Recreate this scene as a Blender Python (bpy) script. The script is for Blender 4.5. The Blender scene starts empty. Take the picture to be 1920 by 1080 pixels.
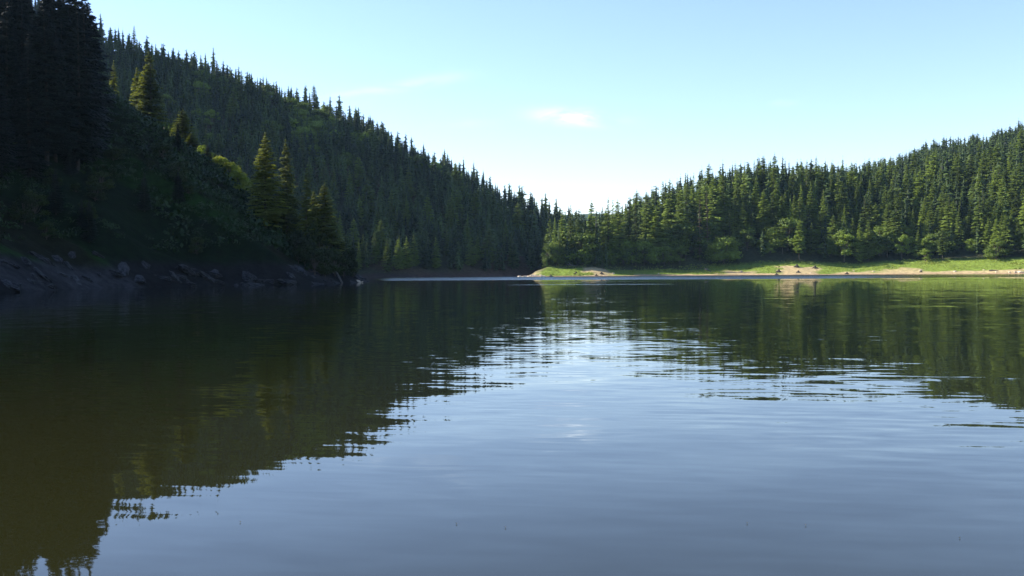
import bpy, math, random
import numpy as np

# ------------------------------------------------------------------ settings
F = 1866.67            # focal length in pixels of a 1920 wide frame (35 mm lens)
CAM_H = 2.2
SUN_AZ, SUN_EL = math.radians(-73), math.radians(30)
scene = bpy.context.scene
COL = scene.collection
RNG = np.random.default_rng(11)
random.seed(11)

# camera
cd = bpy.data.cameras.new('camera'); cam = bpy.data.objects.new('camera', cd); COL.objects.link(cam)
cd.lens = 35; cd.sensor_width = 36; cd.clip_start = 0.1; cd.clip_end = 20000
cam.location = (0, 0, CAM_H)
from mathutils import Matrix
cam.rotation_euler = (Matrix.Rotation(math.radians(90 - 0.88), 3, 'X') @ Matrix.Rotation(math.radians(-0.35), 3, 'Z')).to_euler()
scene.camera = cam

# world: sky with a few thin clouds
world = bpy.data.worlds.new('World'); scene.world = world; world.use_nodes = True
nt = world.node_tree; nt.nodes.clear()
def N(tree, typ, **kw):
    n = tree.nodes.new(typ)
    for k, v in kw.items(): setattr(n, k, v)
    return n
def L(tree, a, b): tree.links.new(a, b)
def mth(tree, op, a, b=None, c=None, clamp=False):
    n = tree.nodes.new('ShaderNodeMath'); n.operation = op; n.use_clamp = clamp
    for i, v in enumerate((a, b, c)):
        if v is None: continue
        if isinstance(v, (int, float)): n.inputs[i].default_value = v
        else: tree.links.new(v, n.inputs[i])
    return n.outputs[0]
def sstep(tree, v, lo, hi):
    n = tree.nodes.new('ShaderNodeMapRange'); n.interpolation_type = 'SMOOTHSTEP'
    tree.links.new(v, n.inputs['Value']); n.inputs['From Min'].default_value = lo; n.inputs['From Max'].default_value = hi
    return n.outputs['Result']
def mixc(tree, fac, a, b, mode='MIX'):
    n = tree.nodes.new('ShaderNodeMix'); n.data_type = 'RGBA'; n.blend_type = mode
    for s, v in ((n.inputs['Factor'], fac), (n.inputs['A'], a), (n.inputs['B'], b)):
        if isinstance(v, (int, float)): s.default_value = v
        elif isinstance(v, tuple): s.default_value = (*v, 1)
        else: tree.links.new(v, s)
    return n.outputs['Result']
sky = N(nt, 'ShaderNodeTexSky', sky_type='NISHITA', sun_disc=False)
sky.sun_elevation = SUN_EL; sky.sun_rotation = SUN_AZ
sky.altitude = 0; sky.air_density = 1.0; sky.dust_density = 0.15; sky.ozone_density = 2.4
tc = N(nt, 'ShaderNodeTexCoord'); sx = N(nt, 'ShaderNodeSeparateXYZ'); L(nt, tc.outputs['Generated'], sx.inputs[0])
yy = mth(nt, 'MAXIMUM', sx.outputs[1], 0.05)
U = mth(nt, 'DIVIDE', sx.outputs[0], yy); V = mth(nt, 'DIVIDE', sx.outputs[2], yy)
cx = N(nt, 'ShaderNodeCombineXYZ'); L(nt, U, cx.inputs[0]); L(nt, mth(nt, 'MULTIPLY', V, 3.0), cx.inputs[1])
cn = N(nt, 'ShaderNodeTexNoise'); cn.inputs['Scale'].default_value = 9; cn.inputs['Detail'].default_value = 7; cn.inputs['Roughness'].default_value = .6
cn.inputs['Distortion'].default_value = .6; L(nt, cx.outputs[0], cn.inputs['Vector']); cn.inputs['Scale'].default_value = 16
cmask = None
for px, py, rx, ry, tilt, amp in ((1082,221,70,14,-.06,.75),(815,150,75,12,.14,.10),(720,168,80,11,.12,.10),(640,185,60,18,.1,.08),(870,232,60,8,.05,.06),(1465,197,30,7,0,.08),(1070,380,150,20,0,.3)):
    du = mth(nt, 'SUBTRACT', U, (px-960)/F); dv = mth(nt, 'SUBTRACT', mth(nt, 'SUBTRACT', V, (511-py)/F), mth(nt, 'MULTIPLY', du, tilt))
    r2 = mth(nt, 'ADD', mth(nt, 'POWER', mth(nt, 'ABSOLUTE', mth(nt, 'MULTIPLY', du, F/rx)), 2.0), mth(nt, 'POWER', mth(nt, 'ABSOLUTE', mth(nt, 'MULTIPLY', dv, F/ry)), 2.0))
    g = mth(nt, 'MULTIPLY', mth(nt, 'EXPONENT', mth(nt, 'MULTIPLY', r2, -1.3)), amp)
    cmask = g if cmask is None else mth(nt, 'ADD', cmask, g)
cm = mth(nt, 'MULTIPLY', cmask, sstep(nt, cn.outputs['Fac'], .3, .66))
cm = mth(nt, 'MULTIPLY', cm, .75, clamp=True)
tint = mixc(nt, 1.0, sky.outputs[0], (0.945, .91, 1.01), 'MULTIPLY')
col = mixc(nt, cm, tint, (9.4, 10.3, 10.9))
bg = N(nt, 'ShaderNodeBackground'); bg.inputs['Strength'].default_value = 0.10; L(nt, col, bg.inputs['Color'])
wo = N(nt, 'ShaderNodeOutputWorld'); L(nt, bg.outputs[0], wo.inputs[0])

# sun
sd = bpy.data.lights.new('sun', 'SUN'); sun = bpy.data.objects.new('sun', sd); COL.objects.link(sun)
sd.energy = 5.0; sd.angle = math.radians(0.5); sd.color = (1.0, .93, .80)
dirv = (math.sin(SUN_AZ)*math.cos(SUN_EL), math.cos(SUN_AZ)*math.cos(SUN_EL), math.sin(SUN_EL))
from mathutils import Vector
sun.rotation_euler = Vector(dirv).to_track_quat('Z', 'Y').to_euler()
scene.view_settings.view_transform = 'Standard'; scene.view_settings.look = 'None'
scene.view_settings.gamma = 1; scene.view_settings.exposure = 1.5
scene.render.engine = 'CYCLES'
scene.cycles.max_bounces = 6; scene.cycles.volume_bounces = 0

# ------------------------------------------------------------------ helpers
def hor(px): return 511.3 - .0061*(px - 960)          # image row of the horizon
def vnoise(x, y, seed=0):
    xi = np.floor(x).astype(np.int64); yi = np.floor(y).astype(np.int64); fx = x-xi; fy = y-yi
    fx = fx*fx*(3-2*fx); fy = fy*fy*(3-2*fy)
    def h(a, b):
        n = (a*374761393 + b*668265263 + seed*974634777) & 0x7fffffff
        n = ((n ^ (n >> 13))*1274126177) & 0x7fffffff
        return ((n ^ (n >> 16)) & 0xffff)/65535.0
    return (h(xi,yi)*(1-fx)+h(xi+1,yi)*fx)*(1-fy)+(h(xi,yi+1)*(1-fx)+h(xi+1,yi+1)*fx)*fy
def fbm(x, y, s, octs=4, seed=0):
    x = np.asarray(x, float)/s; y = np.asarray(y, float)/s; v = 0; a = .5; t = 0
    for i in range(octs):
        v = v + a*vnoise(x, y, seed+i*7); t += a; a *= .5; x = x*2.03+11.3; y = y*2.03+5.1
    return v/t*2-1
def sst(v, a, b):
    t = np.clip((v-a)/(b-a), 0, 1); return t*t*(3-2*t)

def make_mesh(name, V, Fc, mat=None, smooth=False, cols=None, cname='tone'):
    V = np.asarray(V, np.float32); Fc = np.asarray(Fc, np.int32)
    me = bpy.data.meshes.new(name)
    n, k = Fc.shape
    me.vertices.add(len(V)); me.vertices.foreach_set('co', V.ravel())
    me.loops.add(n*k); me.loops.foreach_set('vertex_index', Fc.ravel())
    me.polygons.add(n); me.polygons.foreach_set('loop_start', np.arange(0, n*k, k, dtype=np.int32))
    me.update(calc_edges=True)
    me.polygons.foreach_set('use_smooth', np.full(n, smooth, bool))
    if cols is not None:
        a = me.color_attributes.new(cname, 'FLOAT_COLOR', 'POINT')
        c = np.ones((len(V), 4), np.float32); c[:, :3] = cols; a.data.foreach_set('color', c.ravel())
    if mat: me.materials.append(mat)
    me.validate(); return me
def link(name, me, parent=None, label=None, cat=None, group=None, kind=None):
    o = bpy.data.objects.new(name, me); COL.objects.link(o)
    if parent: o.parent = parent
    for k, v in (('label', label), ('category', cat), ('group', group), ('kind', kind)):
        if v: o[k] = v
    return o
def tubes(paths, sides=6):
    """paths: list of (points, radii) -> V, F quads"""
    Vs, Fs, off = [], [], 0
    for pts, rad in paths:
        pts = np.asarray(pts, float); m = len(pts)
        for i in range(m):
            d = pts[min(i+1, m-1)]-pts[max(i-1, 0)]; d = d/(np.linalg.norm(d)+1e-9)
            up = np.array([1., 0, 0]) if abs(d[2]) > .8 else np.array([0, 0, 1.])
            u = np.cross(d, up); u /= np.linalg.norm(u); w = np.cross(d, u)
            a = np.arange(sides)/sides*2*math.pi
            Vs.append(pts[i]+rad[i]*(np.cos(a)[:, None]*u+np.sin(a)[:, None]*w))
        for i in range(m-1):
            for j in range(sides):
                a0 = off+i*sides+j; a1 = off+i*sides+(j+1) % sides
                Fs.append((a0, a1, a1+sides, a0+sides))
        off += m*sides
    return np.concatenate(Vs), np.array(Fs)

# ------------------------------------------------------------------ terrain heights
TOE = [(-120,-60),(-66,-20),(-64,60),(-68,125),(-71,170),(-58,196),(-44,205),(-40,225),(-36,245),(-42,285),(-66,325),(-120,378),(-230,440),(-420,500),(-900,560),(-900,-60)]
def poly_sd(x, y, P):
    d = np.full(x.shape, 1e9); inside = np.zeros(x.shape, bool); n = len(P)
    for i in range(n):
        x0, y0 = P[i]; x1, y1 = P[(i+1) % n]; ex, ey = x1-x0, y1-y0
        t = np.clip(((x-x0)*ex+(y-y0)*ey)/(ex*ex+ey*ey), 0, 1)
        d = np.minimum(d, np.hypot(x-x0-t*ex, y-y0-t*ey))
        c = ((y0 > y) != (y1 > y)) & (x < (x1-x0)*(y-y0)/(y1-y0+1e-12)+x0)
        inside ^= c
    return np.where(inside, d, -d)
# far hill, per picture column: toe depth, ridge depth, ridge elevation (px)
FT = np.array([(-900,560,860,430),(0,560,850,440),(180,560,850,420),(250,560,840,395),(330,550,830,365),(400,540,820,335),(480,530,800,300),(560,520,790,283),(640,515,780,262),
  (700,515,770,232),(760,520,760,200),(850,540,760,163),(950,565,760,112),(1000,590,780,90),(1060,640,820,72),(1130,700,900,62),(1300,760,1000,60),(1700,900,1300,60),(2600,900,1300,60)], float)
# right land, per column: shore depth, bank top depth, bank top z, mid depth, mid elevation, ridge depth, ridge elevation
RT = np.array([(975,522,560,-3,640,-3,1000,-3),(1005,526,552,3.0,640,2,1000,-3),(1030,532,560,5.6,640,10,900,8),(1110,538,566,5.6,640,28,900,20),(1160,545,580,4.2,650,48,900,40),(1200,552,590,4.0,655,65,900,55),(1300,560,598,4.2,655,100,900,90),
  (1370,562,600,4.6,660,122,950,110),(1440,560,596,6.2,665,132,960,122),(1500,556,592,6.4,670,126,960,124),(1600,550,592,4.9,680,118,970,130),(1660,546,590,6.3,685,122,980,152),(1740,540,582,7.2,690,140,1000,186),
  (1850,526,570,7.6,700,160,1000,205),(1920,514,560,7.8,700,175,1000,228),(2100,480,530,8,690,210,1000,290),(2600,400,460,8,650,240,1000,330)], float)
def lerp_cols(px, T): return [np.interp(px, T[:, 0], T[:, i]) for i in range(1, T.shape[1])]
def spur_raw(x, y):
    d = poly_sd(x+3*fbm(x, y, 26, 3, 3), y+3*fbm(x, y, 26, 3, 4), TOE)
    z = np.where(d > 0, .75*d, .35*d)
    z = np.where(d > 150, .75*150+.25*(d-150), z)
    q = x*.55+y*.35+z*.9                                  # tilted strata make ledges
    led = (fbm(q*1.0, (x-y)*.3, 4, 4, 21))*1.7+fbm(x, y, 14, 4, 23)*2.0
    return z+led*sst(d, 0.5, 9)*(1-.5*sst(d, 25, 60)), d
def ground(x, y, full=False):
    x = np.asarray(x, float); y = np.asarray(y, float)
    zs, ds = spur_raw(x, y)
    yy = np.maximum(y, 1.0); px = np.clip(960+x/yy*F, -900, 2600)
    px = np.where(y < 40, -900*(x < 0)+2600*(x >= 0), px)
    t0, t1, e1 = lerp_cols(px, FT); e1 = e1+14+14*sst(px, 250, 350)*(1-sst(px, 700, 800))
    z1 = CAM_H+e1*t1/F
    zf = np.where(yy < t0, (yy-t0)*.3, np.where(yy < t1, z1*((yy-t0)/(t1-t0))**.9999, z1-(yy-t1)*.12))
    zf = np.where((yy > t0) & (yy < t0+8), np.minimum(zf, .5+(yy-t0)*.4), zf)
    zf = zf+fbm(x, y, 70, 4, 31)*9*sst(yy, t0+5, t0+90)
    s0, s1, b, m, em, r, er = lerp_cols(px, RT)
    zm = np.where(em > 0, CAM_H+em*m/F, b); zr = np.where(er > 0, CAM_H+er*r/F, b)
    yb = yy+4.5*fbm(x, y, 22, 3, 41)
    t = np.clip((yb-s0)/(s1-s0), 0, 1)
    zb = b*(.75*t+.25*t*t)+.35*fbm(x, y, 8, 3, 42)*sst(t, .05, .4)
    zrr = np.where(yb < s0, np.maximum((yb-s0)*.15, -4), np.where(yy < s1, zb, np.where(yy < m, b+(zm-b)*(yy-s1)/(m-s1), np.where(yy < r, zm+(zr-zm)*(yy-m)/(r-m), zr-(yy-r)*.2))))
    zrr = zrr+fbm(x, y, 60, 3, 51)*4*sst(yy, s1+10, s1+80)
    zf = zf+288*np.exp(-(((x+720)/250)**2+((y-735)/300)**2))*sst(-x, 300, 520)*(yy > t0)  # unseen peak beyond the left edge, added to shadow the lower far hill
    # distant hill that closes the valley
    zd = 150*np.exp(-((x-260)/900)**2)*sst(y, 2300, 3100)+40*sst(y, 2000, 3000)-4+fbm(x, y, 400, 4, 61)*25*sst(y, 2300, 3000)
    back = np.where(y < -4, np.minimum((-4-y)*.22, 30), -4)
    floor = np.maximum(-4.0+0*x, back)
    z = np.maximum.reduce([zs, zf, zrr, zd, floor])
    if full: return z, zs, ds, zf, zrr, zd, px, s0, s1, t0
    return z
def gz(x, y): return float(ground(np.array([x]), np.array([y]))[0])

# ------------------------------------------------------------------ materials
def mat_new(name):
    m = bpy.data.materials.new(name); m.use_nodes = True; t = m.node_tree; t.nodes.clear()
    o = N(t, 'ShaderNodeOutputMaterial'); return m, t, o
def foliage(name, c1, c2, transl=.25, rough=.65, pos=.05):
    m, t, o = mat_new(name)
    oi = N(t, 'ShaderNodeObjectInfo'); g = N(t, 'ShaderNodeNewGeometry')
    at = N(t, 'ShaderNodeAttribute', attribute_name='tone')
    n = N(t, 'ShaderNodeTexNoise'); n.inputs['Scale'].default_value = pos; n.inputs['Detail'].default_value = 3; L(t, g.outputs['Position'], n.inputs['Vector'])
    f = mth(t, 'ADD', mth(t, 'MULTIPLY', at.outputs['Fac'], .7), mth(t, 'MULTIPLY', sstep(t, n.outputs['Fac'], .35, .65), .35))
    f = mth(t, 'ADD', f, mth(t, 'MULTIPLY', mth(t, 'SUBTRACT', oi.outputs['Random'], .4), .6), clamp=True)
    c = mixc(t, f, c1, c2)
    b = N(t, 'ShaderNodeBsdfPrincipled'); L(t, c, b.inputs['Base Color']); b.inputs['Roughness'].default_value = rough; b.inputs['Specular IOR Level'].default_value = .25
    tr = N(t, 'ShaderNodeBsdfTranslucent'); L(t, mixc(t, 1.0, c, (1.3, 1.25, .5), 'MULTIPLY'), tr.inputs[0])
    mx = N(t, 'ShaderNodeMixShader'); mx.inputs[0].default_value = transl
    L(t, b.outputs[0], mx.inputs[1]); L(t, tr.outputs[0], mx.inputs[2]); L(t, mx.outputs[0], o.inputs[0]); return m
M_CON = foliage('needles', (.012, .026, .006), (.185, .250, .036), .25)
M_CONW = foliage('needles_warm', (.014, .026, .006), (.190, .215, .030), .35)
M_CONS = foliage('needles_shade', (.002, .005, .003), (.007, .013, .006), .08)  # needles of the left wood, its shade put into a near-black colour
M_FAR = foliage('needles_far', (.008, .018, .008), (.095, .145, .034), .2, pos=.03)
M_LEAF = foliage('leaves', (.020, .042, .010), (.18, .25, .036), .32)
M_LEAFS = foliage('leaves_shaded', (.008, .016, .006), (.040, .058, .012), .25)  # darker copy of the leaves with the spur's shade in the colour
M_LEAFB = foliage('leaves_sunlit', (.10, .15, .02), (.24, .27, .04), .4)  # lighter leaf copy, sunlight on the skyline bushes put into the colour
M_SHRUB = foliage('undergrowth', (.004, .010, .003), (.019, .042, .008), .1)
M_BROWN = foliage('dead_needles', (.07, .045, .03), (.13, .08, .05), .1)
def simple(name, c1, c2, scale, rough=.85, bump=.4, mapping=(1, 1, 1)):
    m, t, o = mat_new(name)
    tcn = N(t, 'ShaderNodeTexCoord'); mp = N(t, 'ShaderNodeMapping'); mp.inputs['Scale'].default_value = mapping; L(t, tcn.outputs['Object'], mp.inputs[0])
    n = N(t, 'ShaderNodeTexNoise'); n.inputs['Scale'].default_value = scale; n.inputs['Detail'].default_value = 6; n.inputs['Roughness'].default_value = .65; L(t, mp.outputs[0], n.inputs['Vector'])
    c = mixc(t, sstep(t, n.outputs['Fac'], .35, .65), c1, c2)
    b = N(t, 'ShaderNodeBsdfPrincipled'); L(t, c, b.inputs['Base Color']); b.inputs['Roughness'].default_value = rough
    bp = N(t, 'ShaderNodeBump'); bp.inputs['Strength'].default_value = bump; bp.inputs['Distance'].default_value = .3; L(t, n.outputs['Fac'], bp.inputs['Height']); L(t, bp.outputs[0], b.inputs['Normal'])
    L(t, b.outputs[0], o.inputs[0]); return m
M_BARK = simple('bark', (.05, .038, .028), (.11, .085, .06), 3, mapping=(3, 3, .5))
M_DEAD = simple('bare_wood', (.07, .062, .055), (.15, .135, .12), 3, mapping=(3, 3, .5))
M_ROCK = simple('slate_rock', (.004, .004, .004), (.060, .060, .063), 1.9, rough=.7, bump=.9, mapping=(.35, 1, 2.4))
M_ROCK.node_tree.nodes['Principled BSDF'].inputs['Specular IOR Level'].default_value = .12
M_PALE = simple('pale_rock', (.40, .31, .22), (.62, .52, .40), .8, bump=.5)
M_DARKW = simple('weathered_wood_shaded_bark', (.022, .016, .012), (.06, .045, .032), 2)  # stumps and one log; also bark darkened to carry shade on wood trunks
M_GRASS = foliage('meadow_grass', (.10, .155, .028), (.26, .30, .06), .25, pos=.12)
# ground: colour zones are stored per vertex, broken up by fine noise
m, t, o = mat_new('ground'); M_GROUND = m
at = N(t, 'ShaderNodeAttribute', attribute_name='tone'); g = N(t, 'ShaderNodeNewGeometry')
n1 = N(t, 'ShaderNodeTexNoise'); n1.inputs['Scale'].default_value = .55; n1.inputs['Detail'].default_value = 8; n1.inputs['Roughness'].default_value = .7; L(t, g.outputs['Position'], n1.inputs['Vector'])
c = mixc(t, 1.0, at.outputs['Color'], mixc(t, sstep(t, n1.outputs['Fac'], .3, .7), (.55, .55, .55), (1.4, 1.4, 1.4)), 'MULTIPLY')
b = N(t, 'ShaderNodeBsdfPrincipled'); L(t, c, b.inputs['Base Color']); b.inputs['Roughness'].default_value = .95; b.inputs['Specular IOR Level'].default_value = .04
bp = N(t, 'ShaderNodeBump'); bp.inputs['Strength'].default_value = .8; bp.inputs['Distance'].default_value = .7; L(t, n1.outputs['Fac'], bp.inputs['Height']); L(t, bp.outputs[0], b.inputs['Normal'])
L(t, b.outputs[0], o.inputs[0])

# ------------------------------------------------------------------ ground sheet (polar grid, one piece to the horizon)
th = np.concatenate([np.arange(-180, -34, 2.0), np.arange(-34, 31, .085), np.arange(31, 180.1, 2.0)])
rr = np.concatenate([np.arange(2, 60, 4.), np.arange(60, 110, 2.), np.arange(110, 330, 1.0), np.arange(330, 515, 3.), np.arange(515, 640, 1.1), np.arange(640, 1100, 6.), np.geomspace(1100, 4600, 40)])
TH, RR = np.meshgrid(np.radians(th), rr)
X = RR*np.sin(TH); Y = RR*np.cos(TH)
Z, zs, ds, zf, zr, zd, PX, S0, S1, T0 = ground(X, Y, True)
Cc = np.zeros(X.shape+(3,)); Cc[:] = (.032, .036, .020)                      # forest floor
def put(mask, c):
    mm = np.clip(mask, 0, 1)[..., None]; Cc[:] = Cc*(1-mm)+np.array(c)*mm
n_s = fbm(X, Y, 9, 4, 71); n_m = fbm(X, Y, 24, 3, 72)
isR = (zr >= zs) & (zr >= zf) & (zr >= zd)
bt = np.clip((Y-S0)/(S1-S0), -1, 3)
SOILC = (.37, .285, .155); GR = (.15, .205, .035)
bankz = isR*sst(bt, 1.12, 1.0)
put(bankz, GR)
def band(a, b, s): return sst(PX, a-s, a+s)*(1-sst(PX, b-s, b+s))
PX0 = PX; PX = PX+n_m*38+n_s*14
soil = np.maximum.reduce([
  (1-sst(PX+n_s*26+bt*20, 1006, 1024)),                                      # bare tip of the point
  (1-sst(Z, 4.6, 5.6))*(1-sst(PX+n_s*20, 985, 1012))*.9,
  band(1085, 1132, 8)*sst(n_s, -.75, -.45)*sst(PX-1083+(1-bt)*-30+40, 0, 12),
  band(1190, 1440, 20)*(1-sst(Z+n_s*1.1, .7, 1.1)),
  band(1345, 1400, 12)*(1-sst(Z+n_s*1.1, 2.0, 2.6)),
  band(1445, 1528, 8)*(1-sst(Z+n_s*2.2, 4.6, 5.2)),
  band(1560, 2100, 14)*(1-sst(Z+n_s*1.5-n_m*.9, 1.4, 2.0)),
  band(1640, 1730, 15)*(1-sst(Z+n_s*1.6, 3.2, 3.8))*.8])
PX = PX0
put(soil*bankz, SOILC)
put(isR*(1-sst(Z, .12, .5))*(Z > -1), (.30, .20, .13))
put(isR*band(1040, 1330, 15)*sst(bt, .8, .9)*(1-sst(bt, 1.3, 1.5)), (.05, .055, .025))  # tree shadow painted along the top of the grass
isF = (zf > zs) & (zf > zr) & (zf > zd)
put(isF*(1-sst(Z+n_s*1.0, 1.6, 2.6)), (.040, .030, .026))
put(isF*sst(fbm(X, Y, 60, 3, 75), .25, .5)*.7, (.09, .05, .035))
isS = (zs >= zf) & (zs >= zr) & (zs > -3.9)
q = X*.55+Y*.35+Z*.9
gS = fbm(q*.8, (X-Y)*.1, 6, 4, 77)
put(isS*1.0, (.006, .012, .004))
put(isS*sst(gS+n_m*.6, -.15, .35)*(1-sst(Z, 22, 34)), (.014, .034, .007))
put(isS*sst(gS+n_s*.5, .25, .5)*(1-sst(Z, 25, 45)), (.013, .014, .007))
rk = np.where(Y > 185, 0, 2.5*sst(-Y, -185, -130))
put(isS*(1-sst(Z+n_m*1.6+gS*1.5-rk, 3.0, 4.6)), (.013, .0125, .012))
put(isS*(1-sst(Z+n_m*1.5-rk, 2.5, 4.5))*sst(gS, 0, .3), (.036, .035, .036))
put((zd > 0) & (Y > 2000), (.035, .055, .03))
nr, nc = X.shape
idx = np.arange(nr*nc).reshape(nr, nc)
Fq = np.stack([idx[:-1, :-1], idx[:-1, 1:], idx[1:, 1:], idx[1:, :-1]], -1).reshape(-1, 4)
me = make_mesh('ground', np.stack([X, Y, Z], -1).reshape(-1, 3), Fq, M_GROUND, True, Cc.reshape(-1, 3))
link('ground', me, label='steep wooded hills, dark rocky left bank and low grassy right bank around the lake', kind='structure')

# ------------------------------------------------------------------ water
m, t, o = mat_new('lake_water'); M_WATER = m
g = N(t, 'ShaderNodeNewGeometry'); sp = N(t, 'ShaderNodeSeparateXYZ'); L(t, g.outputs['Position'], sp.inputs[0])
WX, WY = sp.outputs[0], sp.outputs[1]
def wn(scale, anis, rot, detail=2.0, dist=.3, seed=0.0):
    mp = N(t, 'ShaderNodeMapping'); mp.inputs['Rotation'].default_value = (0, 0, math.radians(rot)); mp.inputs['Location'].default_value = (seed, seed*1.7, 0)
    L(t, g.outputs['Position'], mp.inputs[0])
    m2 = N(t, 'ShaderNodeMapping'); m2.inputs['Scale'].default_value = (scale*anis, scale, 1); L(t, mp.outputs[0], m2.inputs[0])
    n = N(t, 'ShaderNodeTexNoise'); n.noise_dimensions = '2D'; n.inputs['Scale'].default_value = 1; n.inputs['Detail'].default_value = detail; n.inputs['Distortion'].default_value = dist
    L(t, m2.outputs[0], n.inputs['Vector']); s = N(t, 'ShaderNodeSeparateColor'); L(t, n.outputs['Color'], s.inputs[0]); return s.outputs[0], s.outputs[1]
def sc(v, k): return mth(t, 'MULTIPLY', mth(t, 'SUBTRACT', v, .5), k)
a1, a2 = wn(3.4, .24, 9, 3.0); b1, b2 = wn(.45, .3, -14, seed=31); c1, c2 = wn(5.5, .4, 3, seed=77); d1, d2 = wn(.09, .6, 20, 2, 1.0, seed=13)
patch = sstep(t, d1, .38, .62)
amp_mid = mth(t, 'ADD', .6, mth(t, 'MULTIPLY', patch, .6))
nearf = mth(t, 'ADD', .65, mth(t, 'MULTIPLY', sstep(t, WY, 7, 20), .35))      # calmer shallows by the near shore
k_mid = mth(t, 'MULTIPLY', amp_mid, nearf)
# breeze lane in front of the far shore and thin streaks nearer
R = mth(t, 'DIVIDE', WX, mth(t, 'MAXIMUM', WY, 1.0))
e1, e2 = wn(.02, .35, 0, 3, .5, seed=5)
yw = mth(t, 'ADD', WY, sc(e1, 60))
lane = mth(t, 'MULTIPLY', sstep(t, yw, 292, 308), sstep(t, mth(t, 'ADD', R, sc(e2, .04)), -.135, -.115))
lane = mth(t, 'MULTIPLY', lane, mth(t, 'SUBTRACT', 1.0, mth(t, 'MULTIPLY', sstep(t, mth(t, 'ADD', R, sc(e2, .1)), .20, .46), .85)))
st = mth(t, 'MULTIPLY', mth(t, 'MULTIPLY', sstep(t, yw, 166, 170), mth(t, 'SUBTRACT', 1.0, sstep(t, yw, 174, 180))), mth(t, 'MULTIPLY', sstep(t, R, -.02, .02), mth(t, 'SUBTRACT', 1.0, sstep(t, R, .1, .2))))
st = mth(t, 'MULTIPLY', st, sstep(t, a2, .42, .6))
st2 = mth(t, 'MULTIPLY', mth(t, 'MULTIPLY', sstep(t, yw, 225, 232), mth(t, 'SUBTRACT', 1.0, sstep(t, yw, 236, 246))), sstep(t, R, -.1, .1))
rough = mth(t, 'ADD', lane, mth(t, 'ADD', mth(t, 'MULTIPLY', st, .6), mth(t, 'MULTIPLY', st2, .12)))
SYs = mth(t, 'ADD', mth(t, 'MULTIPLY', sc(a1, .075), k_mid), mth(t, 'ADD', sc(b1, .032), mth(t, 'MULTIPLY', sc(c1, .016), k_mid)))
SXs = mth(t, 'ADD', mth(t, 'MULTIPLY', sc(a2, .035), k_mid), mth(t, 'ADD', sc(b2, .024), sc(c2, .006)))
SYs = mth(t, 'ADD', SYs, mth(t, 'MULTIPLY', mth(t, 'SUBTRACT', mth(t, 'MULTIPLY', mth(t, 'ABSOLUTE', sc(c1, 2.0)), -1.0), .03), rough)); SXs = mth(t, 'ADD', SXs, mth(t, 'MULTIPLY', sc(c2, .9), rough))
cv = N(t, 'ShaderNodeCombineXYZ'); L(t, SXs, cv.inputs[0]); L(t, SYs, cv.inputs[1]); cv.inputs[2].default_value = 1
vn = N(t, 'ShaderNodeVectorMath', operation='NORMALIZE'); L(t, cv.outputs[0], vn.inputs[0])
b = N(t, 'ShaderNodeBsdfPrincipled'); b.inputs['Base Color'].default_value = (.016, .016, .006, 1); b.inputs['Roughness'].default_value = .015; b.inputs['IOR'].default_value = 1.33
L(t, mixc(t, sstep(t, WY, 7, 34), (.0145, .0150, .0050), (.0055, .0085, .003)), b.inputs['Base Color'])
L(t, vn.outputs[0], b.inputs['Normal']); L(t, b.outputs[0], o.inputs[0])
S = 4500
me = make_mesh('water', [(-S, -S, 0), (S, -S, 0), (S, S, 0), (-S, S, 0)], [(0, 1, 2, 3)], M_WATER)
link('water', me, label='calm dark green lake water reflecting hills and sky', kind='structure')

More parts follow.
